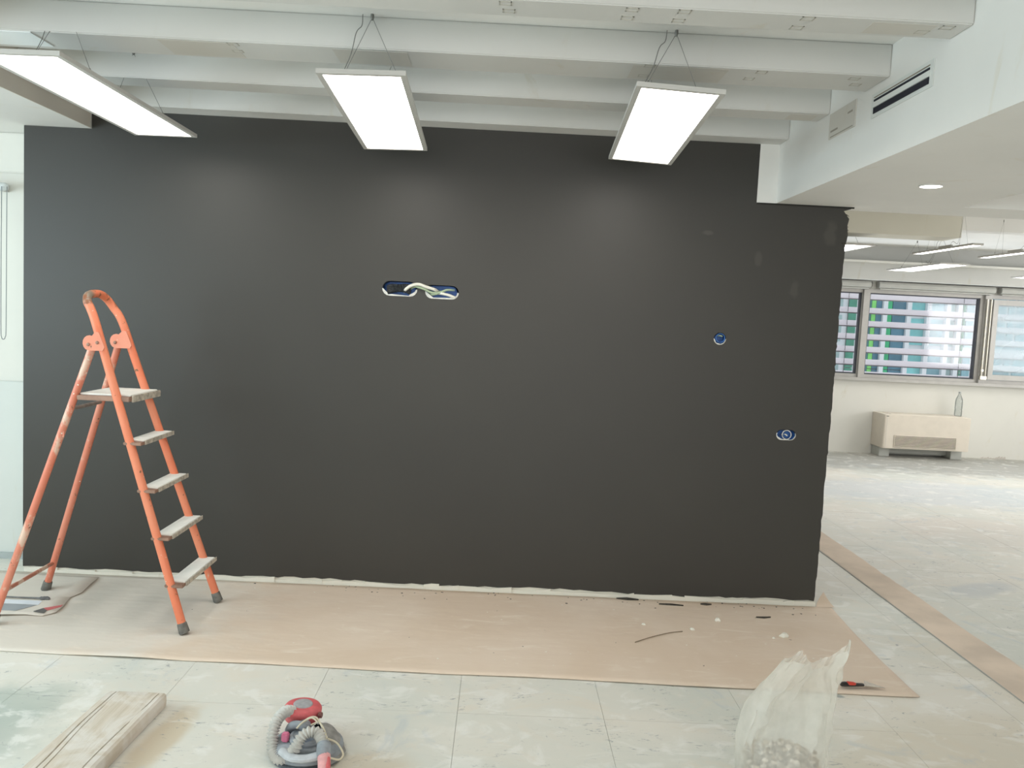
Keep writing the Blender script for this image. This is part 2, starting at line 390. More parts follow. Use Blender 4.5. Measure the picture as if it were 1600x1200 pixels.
# ------------------------------------------------------------------ ceiling
ZB = 2.462
ce = struct('ceiling', MB().box(-4.3, 9.1, -3.3, 10.75, 2.58, 2.72), CEIL, 'white painted ceiling with rows of shallow beams', 'ceiling')
beams = [(4.352, 4.5), (3.815, 3.965), (3.228, 3.443), (2.662, 2.804)]
y = 2.662 - .565
while y > -3.0: beams.append((y, y + .15)); y -= .565
bobj = []
for a, b in beams:
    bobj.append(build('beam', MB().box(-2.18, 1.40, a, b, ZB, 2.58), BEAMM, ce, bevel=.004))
random.seed(3)
def outline(bm_, x, y, w, h, t=.004):
    z0, z1 = ZB - .0012, ZB + .001
    bm_.box(x - w, x + w, y - h, y - h + t, z0, z1).box(x - w, x + w, y + h - t, y + h, z0, z1).box(x - w, x - w + t, y - h, y + h, z0, z1).box(x + w - t, x + w, y - h, y + h, z0, z1)
PENC = plain('pencil_grey', (196, 192, 182), .9, 0, .05)
for beam, L in ((bobj[3], ((-.042, 2.694), (-.031, 2.758), (.35, 2.691), (.345, 2.764), (.511, 2.683), (.508, 2.763), (.894, 2.687), (.888, 2.769), (1.335, 2.699), (1.28, 2.749))),
                (bobj[2], ((.501, 3.253), (.498, 3.381), (.925, 3.259), (.903, 3.349), (-1.06, 3.257), (-1.068, 3.342), (1.285, 3.278), (1.32, 3.353)))):
    for (x, y) in L:
        o_ = MB(); outline(o_, x, y, .020, .016); tag(build('filler_mark', o_, PENC, beam), None, None, None, None)
for beam, (x, y, w, h) in ((bobj[3], (1.20, 2.735, .10, .05)), (bobj[2], (.62, 3.335, .18, .09)), (bobj[2], (-.55, 3.335, .14, .085)), (bobj[1], (1.30, 3.90, .06, .05)), (bobj[2], (-1.2, 3.335, .14, .09))):
    build('filler_patch', MB().box(x - w, x + w, y - h, y + h, ZB - .0008, ZB + .001), FILL, beam)
build('painted_daylight_patch', MB().box(-2.12, -1.80, 3.235, 3.40, ZB - .004, ZB + .001), mk_white('daylight_patch_white', (246, 250, 250), .01, False), bobj[2])  # white plate painted in place of daylight falling on the beam
# left soffit with its beige upright face
so = build('bulkhead', MB().box(-4.2, -2.186, -3.2, 4.76, 2.366, 2.58), CEIL, ce)
build('bulkhead_face', MB().box(-2.186, -2.18, -3.2, 4.475, 2.365, 2.58), mk_white('face_beige', (226, 220, 210)), ce)
# right bulkhead (lower) : upright face X=1.40, underside z=2.16, and the cross piece behind it
build('bulkhead', MB().box(1.40, 2.29, -3.2, 4.62, 2.16, 2.58), CEIL, ce)
build('bulkhead', MB().box(2.29, 9.0, 4.30, 4.62, 2.16, 2.58), CEIL, ce)
build('bulkhead_return', MB().box(1.298, 1.40, 4.492, 4.62, 2.16, 2.58), CEIL, ce)
# far room: cross beam and window bulkhead
build('bulkhead', MB().box(1.2, 3.73, 7.0, 7.3, 2.325, 2.58), mk_white('face_cream', (236, 232, 218)), ce)
build('bulkhead', MB().box(3.73, 9.0, 7.4, 7.55, 2.44, 2.58), CEIL, ce)
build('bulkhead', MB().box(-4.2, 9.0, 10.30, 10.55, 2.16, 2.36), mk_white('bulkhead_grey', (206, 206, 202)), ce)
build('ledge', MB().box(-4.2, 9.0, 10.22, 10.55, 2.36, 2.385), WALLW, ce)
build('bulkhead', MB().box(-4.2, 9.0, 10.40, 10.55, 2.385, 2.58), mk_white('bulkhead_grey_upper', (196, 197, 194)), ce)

# ------------------------------------------------------------------ outer walls
struct('wall_front', MB().box(-4.3, 9.1, -3.35, -3.2, 0, 1.0).box(-4.3, 9.1, -3.35, -3.2, 2.2, 2.58).box(-4.3, -2.1, -3.35, -3.2, 1.0, 2.2).box(3.3, 9.1, -3.35, -3.2, 1.0, 2.2), WALLW, 'white wall behind the viewer with a wide window band')
struct('wall_left', MB().box(-4.35, -4.2, -3.2, 10.55, 0, 1.0).box(-4.35, -4.2, -3.2, 10.55, 2.12, 2.58).box(-4.35, -4.2, -3.2, -.1, 1.0, 2.12).box(-4.35, -4.2, 3.5, 10.55, 1.0, 2.12), WALLW, 'white left wall with window opening')
struct('wall_right', MB().box(9.0, 9.15, -3.2, 10.55, 0, 1.0).box(9.0, 9.15, -3.2, 10.55, 2.16, 2.58).box(9.0, 9.15, -3.2, 3.4, 1.0, 2.16).box(9.0, 9.15, 8.6, 10.55, 1.0, 2.16), WALLW, 'white right wall with window opening')
struct('wall_far', MB().box(-4.3, 9.1, 10.55, 10.75, 0, .93).box(-4.3, 9.1, 10.55, 10.75, 2.06, 2.58).box(-4.3, 3.0, 10.55, 10.75, .93, 2.06).box(7.62, 9.1, 10.55, 10.75, .93, 2.06), WALLW, 'cream white far wall below and above the louvred windows')
# white pier and parapet just left of the dark wall
struct('wall_pier', MB().box(-4.2, -2.53, 4.74, 4.9, 0, 2.365), WALLW, 'white wall strip left of the dark grey wall')
struct('trim_1', MB().box(-4.2, -2.54, 4.715, 4.74, 0, 1.004), mk_white('parapet_white', (214, 218, 214)), 'greyish parapet panel low on the white strip left of the dark wall', 'trim', bevel=.004)
struct('trim_2', MB().box(-4.2, -2.54, 4.722, 4.742, 2.15, 2.365), WALLW, 'white lintel box above the blind left of the dark wall', 'trim', bevel=.006)
struct('baseboard_left', MB().box(-4.2, -2.54, 4.700, 4.716, 0, .035), plain('baseboard_grey', (176, 184, 184), .6), 'thin grey skirting strip beside the rear ladder legs', 'baseboard')

# ------------------------------------------------------------------ the dark partition
core = MB().box(-2.53, 1.762, D, D + .12, 0, 2.16).box(-2.53, 1.298, D, D + .12, 2.16, 2.58)
random.seed(11)
wall = struct('wall_back', core, PLAST, 'long wall freshly painted matt dark grey, with socket openings')
out = []
x = -2.532
while x < 1.765:                                    # ragged lower edge
    out.append((x, random.uniform(.026, .034) + (.010 * math.sin(x * 5) if x > -1.6 else 0) * .5)); x += random.uniform(.02, .09)
z = .030
zz = []
while z < 2.145:
    base = 1.769 + (.012 if z > 1.2 else .012 * z / 1.2)
    j = random.uniform(-.003, .003)
    if 1.93 < z < 2.12: j = random.uniform(-.004, .014)
    out.append((base + j - (.018 if z > 2.1 else 0), z)); z += random.uniform(.008, .045)
out += [(1.80, 2.150), (1.80, 2.1595), (1.298, 2.1595), (1.298, ZB - .001), (-2.182, ZB - .001), (-2.182, 2.364), (-2.532, 2.364)]
coat = build('dark_coat', MB().prism(out, D - .006, D - .0005), DARK, wall)
def stadium(cx, cz, w, h, n=8):
    r = h / 2; L = []
    for sgn, a0 in ((1, -PI / 2), (-1, PI / 2)):
        for k in range(n + 1):
            a = a0 + PI * k / n; L.append((cx + sgn * (w / 2 - r) + r * math.cos(a), cz + r * math.sin(a)))
    return L
holes = [stadium(-.557, 1.617, .186, .078), stadium(-.334, 1.6095, .178, .072), stadium(1.1535, 1.436, .066, .0655), stadium(1.545, .937, .106, .056)]
for h_ in holes:
    cu = build('cutter', MB().prism(h_, D - .05, D + .052), DARK)
    for tgt in (coat, wall):
        md = tgt.modifiers.new('b', 'BOOLEAN'); md.object = cu; md.operation = 'DIFFERENCE'; md.solver = 'EXACT'
        bpy.context.view_layer.update()
        ev = tgt.evaluated_get(bpy.context.evaluated_depsgraph_get()); nm = bpy.data.meshes.new_from_object(ev)
        tgt.modifiers.clear(); tgt.data = nm
    bpy.data.objects.remove(cu)
# ragged plaster lip along the foot of the wall and loose bristly plaster at the top right end
random.seed(5)
L = []; x = -2.5; lip = MB()
while x < 1.76:
    w = random.uniform(.05, .22); h0 = random.uniform(.016, .030); h1 = random.uniform(.016, .034)
    x1 = min(x + w, 1.772)
    lip.prism([(x, 0.0), (x1, 0.0), (x1, h1), ((x + x1) / 2, (h0 + h1) / 2 + random.uniform(-.004, .005)), (x, h0)], D - random.uniform(.010, .018), D - .001)
    x = x1 - .003
build('plaster_lip', lip, PLAST, wall)
br = MB(); random.seed(9)
for k in range(46):
    z = random.choice([random.uniform(2.02, 2.13), random.uniform(1.95, 2.1)]); x = 1.762
    d = Vector((random.uniform(.5, 1), random.uniform(-.15, .3), random.uniform(-.8, .3))).normalized() * random.uniform(.012, .04)
    p = Vector((x, D + random.uniform(-.004, .01), z)); q = p + d * .6 + Vector((0, 0, .003)); r_ = p + d
    br.tube([p, q, r_], [random.uniform(.002, .006), .0025, .0008], 5)
tag(build('bristle_edge', br, plain('bristle_dark', (70, 66, 52), .9, 0, .3, 60), wall), None, None, None, 'stuff')
build('painted_shadow_gap', MB().box(1.30, 1.815, D - .010, D - .004, 2.152, 2.1595), plain('shadow_gap_black', (38, 36, 32), .8), wall)  # black strip painted for the shaded gap along the wall top

# ---- socket openings in the dark wall
def cup(parent, poly, cx, cz, depth=.046):
    mb = MB(); n = len(poly); b = 0
    for s_, d in ((1.0, D - .003), (1.0, D + depth), (.90, D + depth), (.90, D - .002)):
        for (x, z) in poly: mb.v.append((cx + (x - cx) * s_, d, cz + (z - cz) * s_))
    for i in range(3):
        for k in range(n): j = (k + 1) % n; mb.f.append((i * n + k, i * n + j, (i + 1) * n + j, (i + 1) * n + k))
    mb.f.append(tuple(range(n, 2 * n)))
    return build('back_box', mb, BLUE, parent)
def rim(parent, poly, cx, cz, seed, lower=True, w=.006):
    random.seed(seed); n = len(poly); mb = MB(); pts = []
    for k, (x, z) in enumerate(poly):
        t_ = w * random.uniform(.35, 1.0) * (1.6 if z < cz and lower else .7)
        pts.append(((x, D - .007, z), (cx + (x - cx) * (1 - t_ / abs(.04)), D - .009, cz + (z - cz) * (1 - t_ / .04)), (cx + (x - cx) * .98, D + .006, cz + (z - cz) * .98)))
    b = 0
    for a in pts: mb.v += list(a)
    for k in range(n):
        j = (k + 1) % n
        if poly[k][1] > cz + .012 or poly[j][1] > cz + .012: continue
        mb.f.append((3 * k, 3 * j, 3 * j + 1, 3 * k + 1)); mb.f.append((3 * k + 1, 3 * j + 1, 3 * j + 2, 3 * k + 2))
    return build('plaster_rim', mb, SOCKW, parent)
def arc(pts, n=6):                                   # Catmull-Rom through points
    P_ = [Vector(p) for p in pts]; P_ = [2 * P_[0] - P_[1]] + P_ + [2 * P_[-1] - P_[-2]]; o_ = []
    for i in range(1, len(P_) - 2):
        for k in range(n):
            t = k / n; a, b, c, d = P_[i - 1:i + 3]
            o_.append(.5 * ((2 * b) + (c - a) * t + (2 * a - 5 * b + 4 * c - d) * t * t + (3 * b - a - 3 * c + d) * t ** 3))
    o_.append(P_[-2]); return o_
so1 = thing('socket_opening', (-.45, D - .004, 1.612), 'wide double cable opening high in the dark wall, white conduit bridging two blue boxes', 'socket')
cup(so1, holes[0], -.557, 1.617); cup(so1, holes[1], -.334, 1.6095)
rim(so1, holes[0], -.557, 1.617, 1); rim(so1, holes[1], -.334, 1.6095, 2)
def corr(pts, r, pitch=.004, amp=.12, n=10):
    P_ = arc(pts, 14); out_ = [P_[0]]; acc = 0
    L_ = [0]
    for i in range(1, len(P_)): L_.append(L_[-1] + (P_[i] - P_[i - 1]).length)
    tot = L_[-1]; N_ = max(4, int(tot / pitch * 4)); res = []; rad = []; j = 0
    for k in range(N_ + 1):
        s_ = tot * k / N_
        while j < len(L_) - 2 and L_[j + 1] < s_: j += 1
        f_ = (s_ - L_[j]) / max(1e-9, L_[j + 1] - L_[j]); res.append(P_[j].lerp(P_[j + 1], f_)); rad.append(r * (1 + amp * math.cos(k * PI / 2)))
    return MB().tube(res, rad, n)
for k in range(4):
    zc = 1.632 - k * .010
    build('black_conduit', corr([(-.622, D + .022, zc - .006), (-.60, D + .002, zc), (-.56, D - .006, zc + .002 * k), (-.525, D - .008, zc + .004), (-.505, D + .018, zc - .004)], .0085, .006, .18, 8), KCOND, so1, smooth=True)
build('white_conduit', MB().tube(arc([(-.535, D + .02, 1.604), (-.528, D - .012, 1.612), (-.495, D - .026, 1.636), (-.455, D - .030, 1.644), (-.415, D - .026, 1.632), (-.375, D - .016, 1.622), (-.355, D + .018, 1.610)], 6), .0085, 10), WCOND, so1, smooth=True)
build('green_cable', MB().tube(arc([(-.505, D + .02, 1.618), (-.475, D - .016, 1.632), (-.43, D - .022, 1.622), (-.39, D - .014, 1.606), (-.35, D - .006, 1.606), (-.31, D - .002, 1.622), (-.27, D + .02, 1.624)], 6), .006, 8), GCOND, so1, smooth=True)
build('white_conduit', MB().tube(arc([(-.36, D + .02, 1.602), (-.335, D - .006, 1.602), (-.30, D - .009, 1.596), (-.268, D - .004, 1.586), (-.255, D + .02, 1.588)], 6), .0075, 10), WCOND, so1, smooth=True)
build('green_cable', MB().tube(arc([(-.41, D + .03, 1.600), (-.385, D - .004, 1.596), (-.355, D - .006, 1.603), (-.345, D + .02, 1.612)], 5), .007, 8), GCOND, so1, smooth=True)
so2 = thing('socket_opening', (1.1535, D - .004, 1.436), 'small round blue socket opening in the dark wall, the highest on its right side', 'socket')
cup(so2, holes[2], 1.1535, 1.436); rim(so2, holes[2], 1.1535, 1.436, 3)
build('ring', MB().tube([(1.1565 + .023 * math.cos(a * PI / 12), D - .005, 1.440 + .023 * math.sin(a * PI / 12)) for a in range(24)], .0022, 6, True), BLUE, so2, smooth=True)
build('cable', MB().tube(arc([(1.143, D + .03, 1.449), (1.150, D + .004, 1.452), (1.166, D + .0, 1.450), (1.172, D + .03, 1.446)], 5), .0035, 6), GCOND, so2, smooth=True)
so3 = thing('socket_opening', (1.545, D - .004, .937), 'oblong two-gang blue socket opening low at the right end of the dark wall', 'socket')
cup(so3, holes[3], 1.545, .937); rim(so3, holes[3], 1.545, .937, 4)
build('ring', MB().tube([(1.549 + .024 * math.cos(a * PI / 12), D - .005, .938 + .024 * math.sin(a * PI / 12)) for a in range(24)], .0022, 6, True), SOCKW, so3, smooth=True)
build('ring', MB().tube([(1.545 + .012 * math.cos(a * PI / 8), D - .003, .938 + .012 * math.sin(a * PI / 8)) for a in range(16)], .002, 6, True), BLUE, so3, smooth=True)
build('cable', MB().tube(arc([(1.532, D + .03, .934), (1.540, D - .002, .940), (1.552, D - .003, .934), (1.560, D + .03, .930)], 5), .0035, 6), WCOND, so3, smooth=True)

# ------------------------------------------------------------------ far windows
def frame_ring(mb, x0, x1, z0, z1, w, y0, y1):
    mb.box(x0, x1, y0, y1, z0, z0 + w).box(x0, x1, y0, y1, z1 - w, z1).box(x0, x0 + w, y0, y1, z0 + w, z1 - w).box(x1 - w, x1, y0, y1, z0 + w, z1 - w)
    return mb
def window(name, x0, x1, label, hazy=False, sash=.0, dark=True):
    w = struct(name, frame_ring(MB(), x0 - .045, x1 + .045, .945, 2.06, .05, 10.53, 10.62), ALU, label, 'window', bevel=.003)
    fw = .085 if hazy else .014
    if hazy:
        build('sash', frame_ring(MB(), x0 + .01, x1 - .01, 1.0, 2.0, .065, 10.50, 10.545), ALU, w, bevel=.003)
        build('glass_pane', MB().box(x0 + .07, x1 - .07, 10.52, 10.526, 1.06, 1.94), HAZY, w)
    else:
        build('gasket', frame_ring(MB(), x0 + .005, x1 - .005, .995, 2.012, .015, 10.545, 10.60), DKFR, w)
        build('glass_pane', MB().box(x0 + .018, x1 - .018, 10.57, 10.576, 1.008, 1.999), GLASS, w)
    return w
w1 = window('window_1', 3.02, 4.445, 'partly hidden louvred window just right of the dark wall end')
w2 = window('window_2', 4.533, 5.93, 'middle louvred window with dark frame above the fan coil')
w3 = window('window_3', 6.07, 7.50, 'hazy sliding window at the right picture edge', True)
for (a, b) in ((4.45, 4.53),):
    build('mullion', MB().box(a, b, 10.50, 10.60, .95, 2.05), ALU, w2, bevel=.003)
struct('trim_3', MB().box(2.9, 7.6, 10.47, 10.56, .915, .955), ALU, 'grey aluminium sill running under the far windows', 'trim', bevel=.004)
post = build('mullion', MB().box(5.965, 6.045, 10.49, 10.60, .95, 2.05), ALU, w2, bevel=.004)
CHR = plain('chrome_tube', (206, 202, 190), .25, .6, .02)
build('guide_tube', MB().tube([(5.985, 10.475, 1.0), (5.985, 10.475, 2.0)], .013, 12).tube([(6.035, 10.475, 1.0), (6.035, 10.475, 2.0)], .011, 12), CHR, w2, smooth=True)
build('latch', MB().box(5.965, 6.05, 10.455, 10.49, 1.0, 1.045).box(5.97, 6.0, 10.45, 10.49, 1.10, 1.13), CHR, w2, bevel=.003)
# roller blind cassettes
for x0, x1, lb in ((3.0, 4.50, 'grey roller blind cassette above the window nearest the dark wall'), (4.60, 6.05, 'grey roller blind cassette above the middle far window'), (6.12, 7.6, 'grey roller blind cassette above the hazy window at the right edge')):
    t = thing('roller_blind', ((x0 + x1) / 2, 10.44, 2.10), lb, 'blind', 'roller blind cassettes on the far wall')
    prof = [(10.525, 2.072), (10.45, 2.072), (10.42, 2.082), (10.415, 2.12), (10.43, 2.146), (10.525, 2.150)]
    build('cassette', MB().prism(prof, x0, x1, 'yz'), CASS, t, bevel=.003)
    build('end_cap', MB().prism(prof, x1, x1 + .012, 'yz'), FOOTR, t)
    build('bottom_bar', MB().tube([(x0 + .02, 10.45, 2.062), (x1 - .02, 10.45, 2.062)], .009, 10), CASS, t, smooth=True)
# exterior louvres
zs = [1.111, 1.269, 1.427, 1.591, 1.755, 1.927]
zs = [zs[0] - .155] + zs + [zs[-1] + .16]
for x0, x1, lb, nmn in ((2.95, 4.60, 'white exterior louvre seen through the window beside the dark wall', 0), (4.62, 6.18, 'white exterior louvre seen through the middle far window', 1), (6.20, 7.75, 'white exterior louvre seen behind the hazy window at the right edge', 2)):
    t = thing('louvre', ((x0 + x1) / 2, 10.95, .95), lb, 'louvre', 'exterior louvres outside the far windows')
    for z in zs:
        zc = 1.5 + (z - 1.5) * 10.95 / 10.55
        prof = [(10.92, zc + .002), (10.928, zc), (10.985, zc + .062), (10.980, zc + .074), (10.970, zc + .074)]
        s_ = build('slat', MB().prism([(a, b) for a, b in prof], x0, x1, 'yz'), SLAT, t)
        build('slat_edge', MB().box(x0, x1, 10.912, 10.921, zc - .010, zc + .004), SLATD, s_)
    for xc in ({0: (4.44,), 1: (5.94,), 2: (7.2,)}[nmn]):
        build('guide_cable', MB().tube([(xc, 10.93, .9), (xc, 10.93, 2.12)], .004, 6), SLATD, t)
# facade across the street
fa = thing('building', (13, 24, 0), 'glazed building facade with green, teal and blue panels outside the far windows', 'building')
FWH = plain('facade_white', (206, 213, 219), .6, 0, .02)
build('wall', MB().box(5, 22, 24.1, 24.6, -1.5, 5), FWH, fa)
def fcol(n, c): return plain('facade_' + n, c, .3, 0, .16, 2)
FC = {'teal': fcol('teal', (70, 118, 122)), 'lime': fcol('lime', (122, 206, 112)), 'blue': fcol('blue', (74, 122, 144)), 'green': fcol('green', (50, 178, 124)),
      'cyan': fcol('cyan', (126, 198, 202)), 'aqua': fcol('aqua', (130, 176, 190)), 'pale': fcol('pale', (176, 204, 212)), 'dkg': fcol('dark_green', (70, 140, 120)), 'grey': fcol('grey', (158, 184, 186))}
px = lambda a: 10.295 + (a - 1357) * (12.628 - 10.295) / 128
cols = [(1308, 1320, 'grey'), (1329, 1341, 'dkg'), (1356, 1364, 'teal'), (1364.5, 1371, 'lime'), (1371.5, 1380, 'blue'), (1388, 1395, 'dkg'), (1389.5, 1396.5, 'green'), (1397.5, 1418, 'blue'), (1425, 1449, 'cyan'), (1456, 1480, 'pale'), (1487, 1497, 'grey'), (1505, 1512, 'dkg'), (1515, 1527, 'pale'),
        (1546, 1552, 'aqua'), (1556, 1577, 'aqua'), (1581, 1590, 'aqua'), (1595, 1615, 'aqua'), (1622, 1650, 'cyan'), (1660, 1680, 'blue'), (1292, 1302, 'aqua'), (1270, 1286, 'grey')]
for a, b, c in cols:
    xa, xb = px(a), px(b)
    full = c in ('lime', 'green', 'teal', 'blue', 'dkg')
    if c == 'dkg' and a == 1388: continue
    for z0, z1 in ([(-1.2, .5), (.52, 1.68), (1.70, 2.9), (2.92, 4.4)] if full else [(-1.0, -.1), (.15, 1.0), (1.25, 2.0), (2.2, 3.0), (3.2, 4.2)]):
        cc = c
        if c == 'pale' and z0 < 1.1: cc = 'aqua'
        p_ = build('panel', MB().box(xa, xb, 24.02 if full else 24.06, 24.12, z0, z1), FC[cc], fa)
build('column', MB().box(px(1300), px(1306), 23.9, 24.1, -1.5, 5), FWH, fa)
for a in (1384, 1421.5, 1452.5, 1483, 1501):
    build('column', MB().box(px(a) - .06, px(a) + .06, 23.92, 24.1, -1.5, 5), FWH, fa)

# ------------------------------------------------------------------ fan coil unit and bottle
fc = thing('fan_coil_unit', (5.31, 10.45, 0), 'cream floor-standing fan coil unit with a slatted grille under the far window', 'radiator')
x0, x1 = 4.70, 5.765
prof = [(x0 + .012, 10.20), (x1 - .012, 10.20), (x1, 10.212), (x1, 10.546), (x0, 10.546), (x0, 10.212)]
body = build('body', MB().prism(prof, .117, .532, 'xy'), FANM, fc, bevel=.004)
build('seam', MB().box(x0 + .03, x0 + .032, 10.198, 10.201, .12, .53), FANG, body)
gx0, gx1 = 4.84, 5.595
build('grille_recess', MB().box(gx0, gx1, 10.194, 10.2005, .138, .276), plain('grille_dark', (104, 96, 84), .7), fc)
for k in range(8):
    z = .143 + k * .0168
    build('grille_slat', MB().prism([(10.188, z), (10.195, z + .006), (10.195, z + .009), (10.187, z + .003)], gx0, gx1, 'yz'), FANM, fc)
build('grille_frame', frame_ring(MB(), gx0 - .006, gx1 + .006, .132, .282, .006, 10.190, 10.2005), FANM, fc)
for a, b in ((x0 + .02, x0 + .15), (x1 - .15, x1 - .01)):
    build('foot', MB().box(a, b, 10.33, 10.54, 0, .118), FANG, fc, bevel=.004)
build('kick_panel', MB().box(x0 + .15, x1 - .15, 10.44, 10.50, .03, .118), FANG, fc)
build('badge', MB().box(x0 + .02, x0 + .05, 10.197, 10.2005, .510, .517), KBLK, fc)
build('top_flap', MB().box(x0 + .10, x1 - .10, 10.26, 10.50, .532, .537), FANM, fc)
bt = thing('bottle', (5.70, 10.40, .537), 'clear empty plastic bottle standing on the fan coil unit', 'bottle')
build('body', MB().lathe([(.040, 0), (.044, .01), (.044, .07), (.041, .08), (.044, .09), (.044, .17), (.040, .21), (.018, .262), (.014, .27), (.014, .285)], (5.70, 10.40, .537), 20), CLEARP, bt, smooth=True)
build('cap', MB().lathe([(.015, 0), (.015, .018), (.013, .02)], (5.70, 10.40, .820), 16), plain('bottle_cap', (176, 180, 180), .5), bt, smooth=True)
bw = MB(); random.seed(4)
for k in range(9):
    x = 6.12 + k * .035; h = random.uniform(.01, .04)
    bw.prism([(x, 0), (x + .04, 0), (x + .03, h), (x + .01, h * .6)], 10.543, 10.5495)
build('peeling_paint', bw, mk_white('peel', (206, 200, 192)), bpy.data.objects['wall_far'])

# ------------------------------------------------------------------ pendant panel lamps
def lamp(loc, rot, label, wires=True, group='suspended panel lamps'):
    t = thing('pendant_panel_lamp', loc, label, 'lamp', group); t.rotation_euler = rot
    WLk = t.as_pointer(); WL[WLk] = (0, 0, 0)
    fr = MB(); w, l, b = .15, .60, .019
    fr.box(-w, w, -l, -l + b, -.006, .006).box(-w, w, l - b, l, -.006, .006).box(-w, -w + b, -l + b, l - b, -.006, .006).box(w - b, w, -l + b, l - b, -.006, .006)
    build('frame', fr, FRAMEW, t, local=True)
    build('back_plate', MB().box(-w, w, -l, l, .006, .010), FRAMEW, t, local=True)
    build('diffuser', MB().box(-w + b, w - b, -l + b, l - b, -.003, .002), DIFF, t, local=True)
    build('driver_box', MB().box(-.03, .03, -.12, .12, .010, .032), FRAMEW, t, local=True, bevel=.003)
    Mi = (Matrix.Translation(loc) @ Euler(rot).to_matrix().to_4x4()).inverted()
    for dy, ay in ((-.34, -.30), (.30, .27)):
        top = Mi @ Vector((loc[0], loc[1] + ay, 2.572))
        build('ceiling_hook', MB().lathe([(.004, -.014), (.007, -.004), (.006, .008)], top, 10), WIRE, t, local=True)
        for sx in (-1, 1):
            a = Vector((sx * .125, dy, .010)); b_ = top + Vector((sx * .003, 0, -.010))
            build('suspension_wire', MB().tube([a, a.lerp(b_, .5), b_], .0011, 5), WIRE, t, local=True)
            build('wire_clip', MB().tube([a, a + (b_ - a).normalized() * .022], .0035, 6), WIRE, t, local=True)
    top = Mi @ Vector((loc[0] - .035, loc[1] - .30, 2.578)); 
    build('power_cord', MB().tube(arc([(-.02, -.10, .03), (-.10, -.20, .05), (-.124, -.31, .03), top * .45 + Vector((-.11, -.33, .02)) * .55, top * .75 + Vector((-.11, -.33, .02)) * .25 + Vector((-.004, 0, 0)), top + Vector((-.003, 0, -.04)), top], 5), .0016, 6), WIRE, t, local=True)
    return t
l1 = lamp((-1.674, 3.545, 2.295), (-.019, -.006, -.025), 'lit rectangular panel lamp hanging at the left, cut by the picture edge')
l2 = lamp((-.536, 3.505, 2.278), (-.017, -.030, .030), 'lit rectangular panel lamp hanging in the middle over the dark wall')
l3 = lamp((.585, 3.502, 2.280), (-.018, .055, -.046), 'lit rectangular panel lamp hanging right of centre, slightly tilted')
for (x, y, z, sx, sy, lb) in ((4.47, 9.05, 2.235, 1, 1, 'lit panel lamp above the middle far window in the far room'), (6.02, 9.25, 2.235, 1, 1, 'lit panel lamp at the right picture edge above the hazy window'),
                      (2.90, 7.65, 2.235, 1, 1, 'lit panel lamp half hidden behind the top right end of the dark wall'), (3.66, 7.10, 2.235, .28, .82, 'narrow lit lamp strip under the far ceiling, nearest below the cream beam'), (4.28, 7.15, 2.235, .28, .82, 'narrow lit lamp strip under the far ceiling at the right picture edge')):
    c = copy_tree(l2); c.location = (x, y, z); c.rotation_euler = (0, 0, 0); c.scale = (sx, sy, 1); tag(c, lb)
# recessed downlight
dl = thing('downlight', (1.84, 3.74, 2.158), 'small round recessed downlight lit in the lowered ceiling at right', 'lamp')
build('trim_ring', MB().tube([(1.84 + .047 * math.cos(a * PI / 16), 3.74 + .047 * math.sin(a * PI / 16), 2.158) for a in range(32)], .004, 6, True), FRAMEW, dl, smooth=True)
build('lens', MB().lathe([(.045, -.002), (.045, .001)], (1.84, 3.74, 2.157), 32), DOWN, dl)

# ------------------------------------------------------------------ slot vent and access plate on bulkhead face
vt = thing('air_vent', (1.398, 3.13, 2.385), 'long white air vent with two dark slots in the bulkhead face', 'vent')
build('frame', MB().box(1.3965, 1.3995, 2.89, 3.37, 2.338, 2.430), mk_white('vent_white', (226, 228, 224), .02, False), vt)
build('slot', MB().box(1.3935, 1.3967, 2.915, 3.345, 2.352, 2.374), BLACK, vt)
build('slot', MB().box(1.3935, 1.3967, 2.915, 3.345, 2.398, 2.406), BLACK, vt)
build('slot', MB().box(1.3935, 1.3967, 2.915, 3.345, 2.4125, 2.4155), GRILL, vt)
build('blade', MB().box(1.392, 1.3967, 2.91, 3.35, 2.376, 2.396), mk_white('vent_blade', (228, 230, 226), .02, False), vt)
ap = thing('access_panel', (1.398, 3.665, 2.40), 'unpainted beige access plate beside the air vent, smeared with filler', 'panel')
build('plate', MB().box(1.3955, 1.3995, 3.52, 3.80, 2.345, 2.455), FILL, ap)
build('filler_smear', MB().box(1.3945, 1.3957, 3.54, 3.78, 2.350, 2.354).box(1.3945, 1.3957, 3.70, 3.78, 2.372, 2.380).box(1.3945, 1.3957, 3.55, 3.60, 2.412, 2.419), plain('smear', (172, 166, 154), .9), ap)

# ------------------------------------------------------------------ blind at the left picture edge
rb = thing('roller_blind', (-3.0, 4.62, 2.07), 'white roller blind tube with bead chain at the left picture edge', 'blind')
build('tube', MB().tube([(-4.15, 4.64, 2.062), (-2.735, 4.64, 2.062), (-2.712, 4.64, 2.062), (-2.702, 4.64, 2.062), (-2.696, 4.64, 2.062)], [.022, .022, .021, .016, .006], 20), mk_white('blind_white', (206, 212, 212), .01, False), rb, smooth=True)
build('bracket', MB().box(-3.98, -3.96, 4.62, 4.735, 2.04, 2.11).box(-2.77, -2.75, 4.655, 4.742, 2.045, 2.08), FRAMEW, rb)
ch = [(x_ + .070, y_, z_) for x_, y_, z_ in ((-2.758, 4.612, 2.06), (-2.760, 4.612, 1.75), (-2.762, 4.612, 1.32), (-2.767, 4.612, 1.255), (-2.777, 4.612, 1.243), (-2.786, 4.612, 1.255), (-2.790, 4.612, 1.32), (-2.789, 4.612, 1.75), (-2.786, 4.612, 2.06))]
build('bead_chain', MB().tube(arc(ch, 6), .0022, 6), CHAIN, rb, smooth=True)

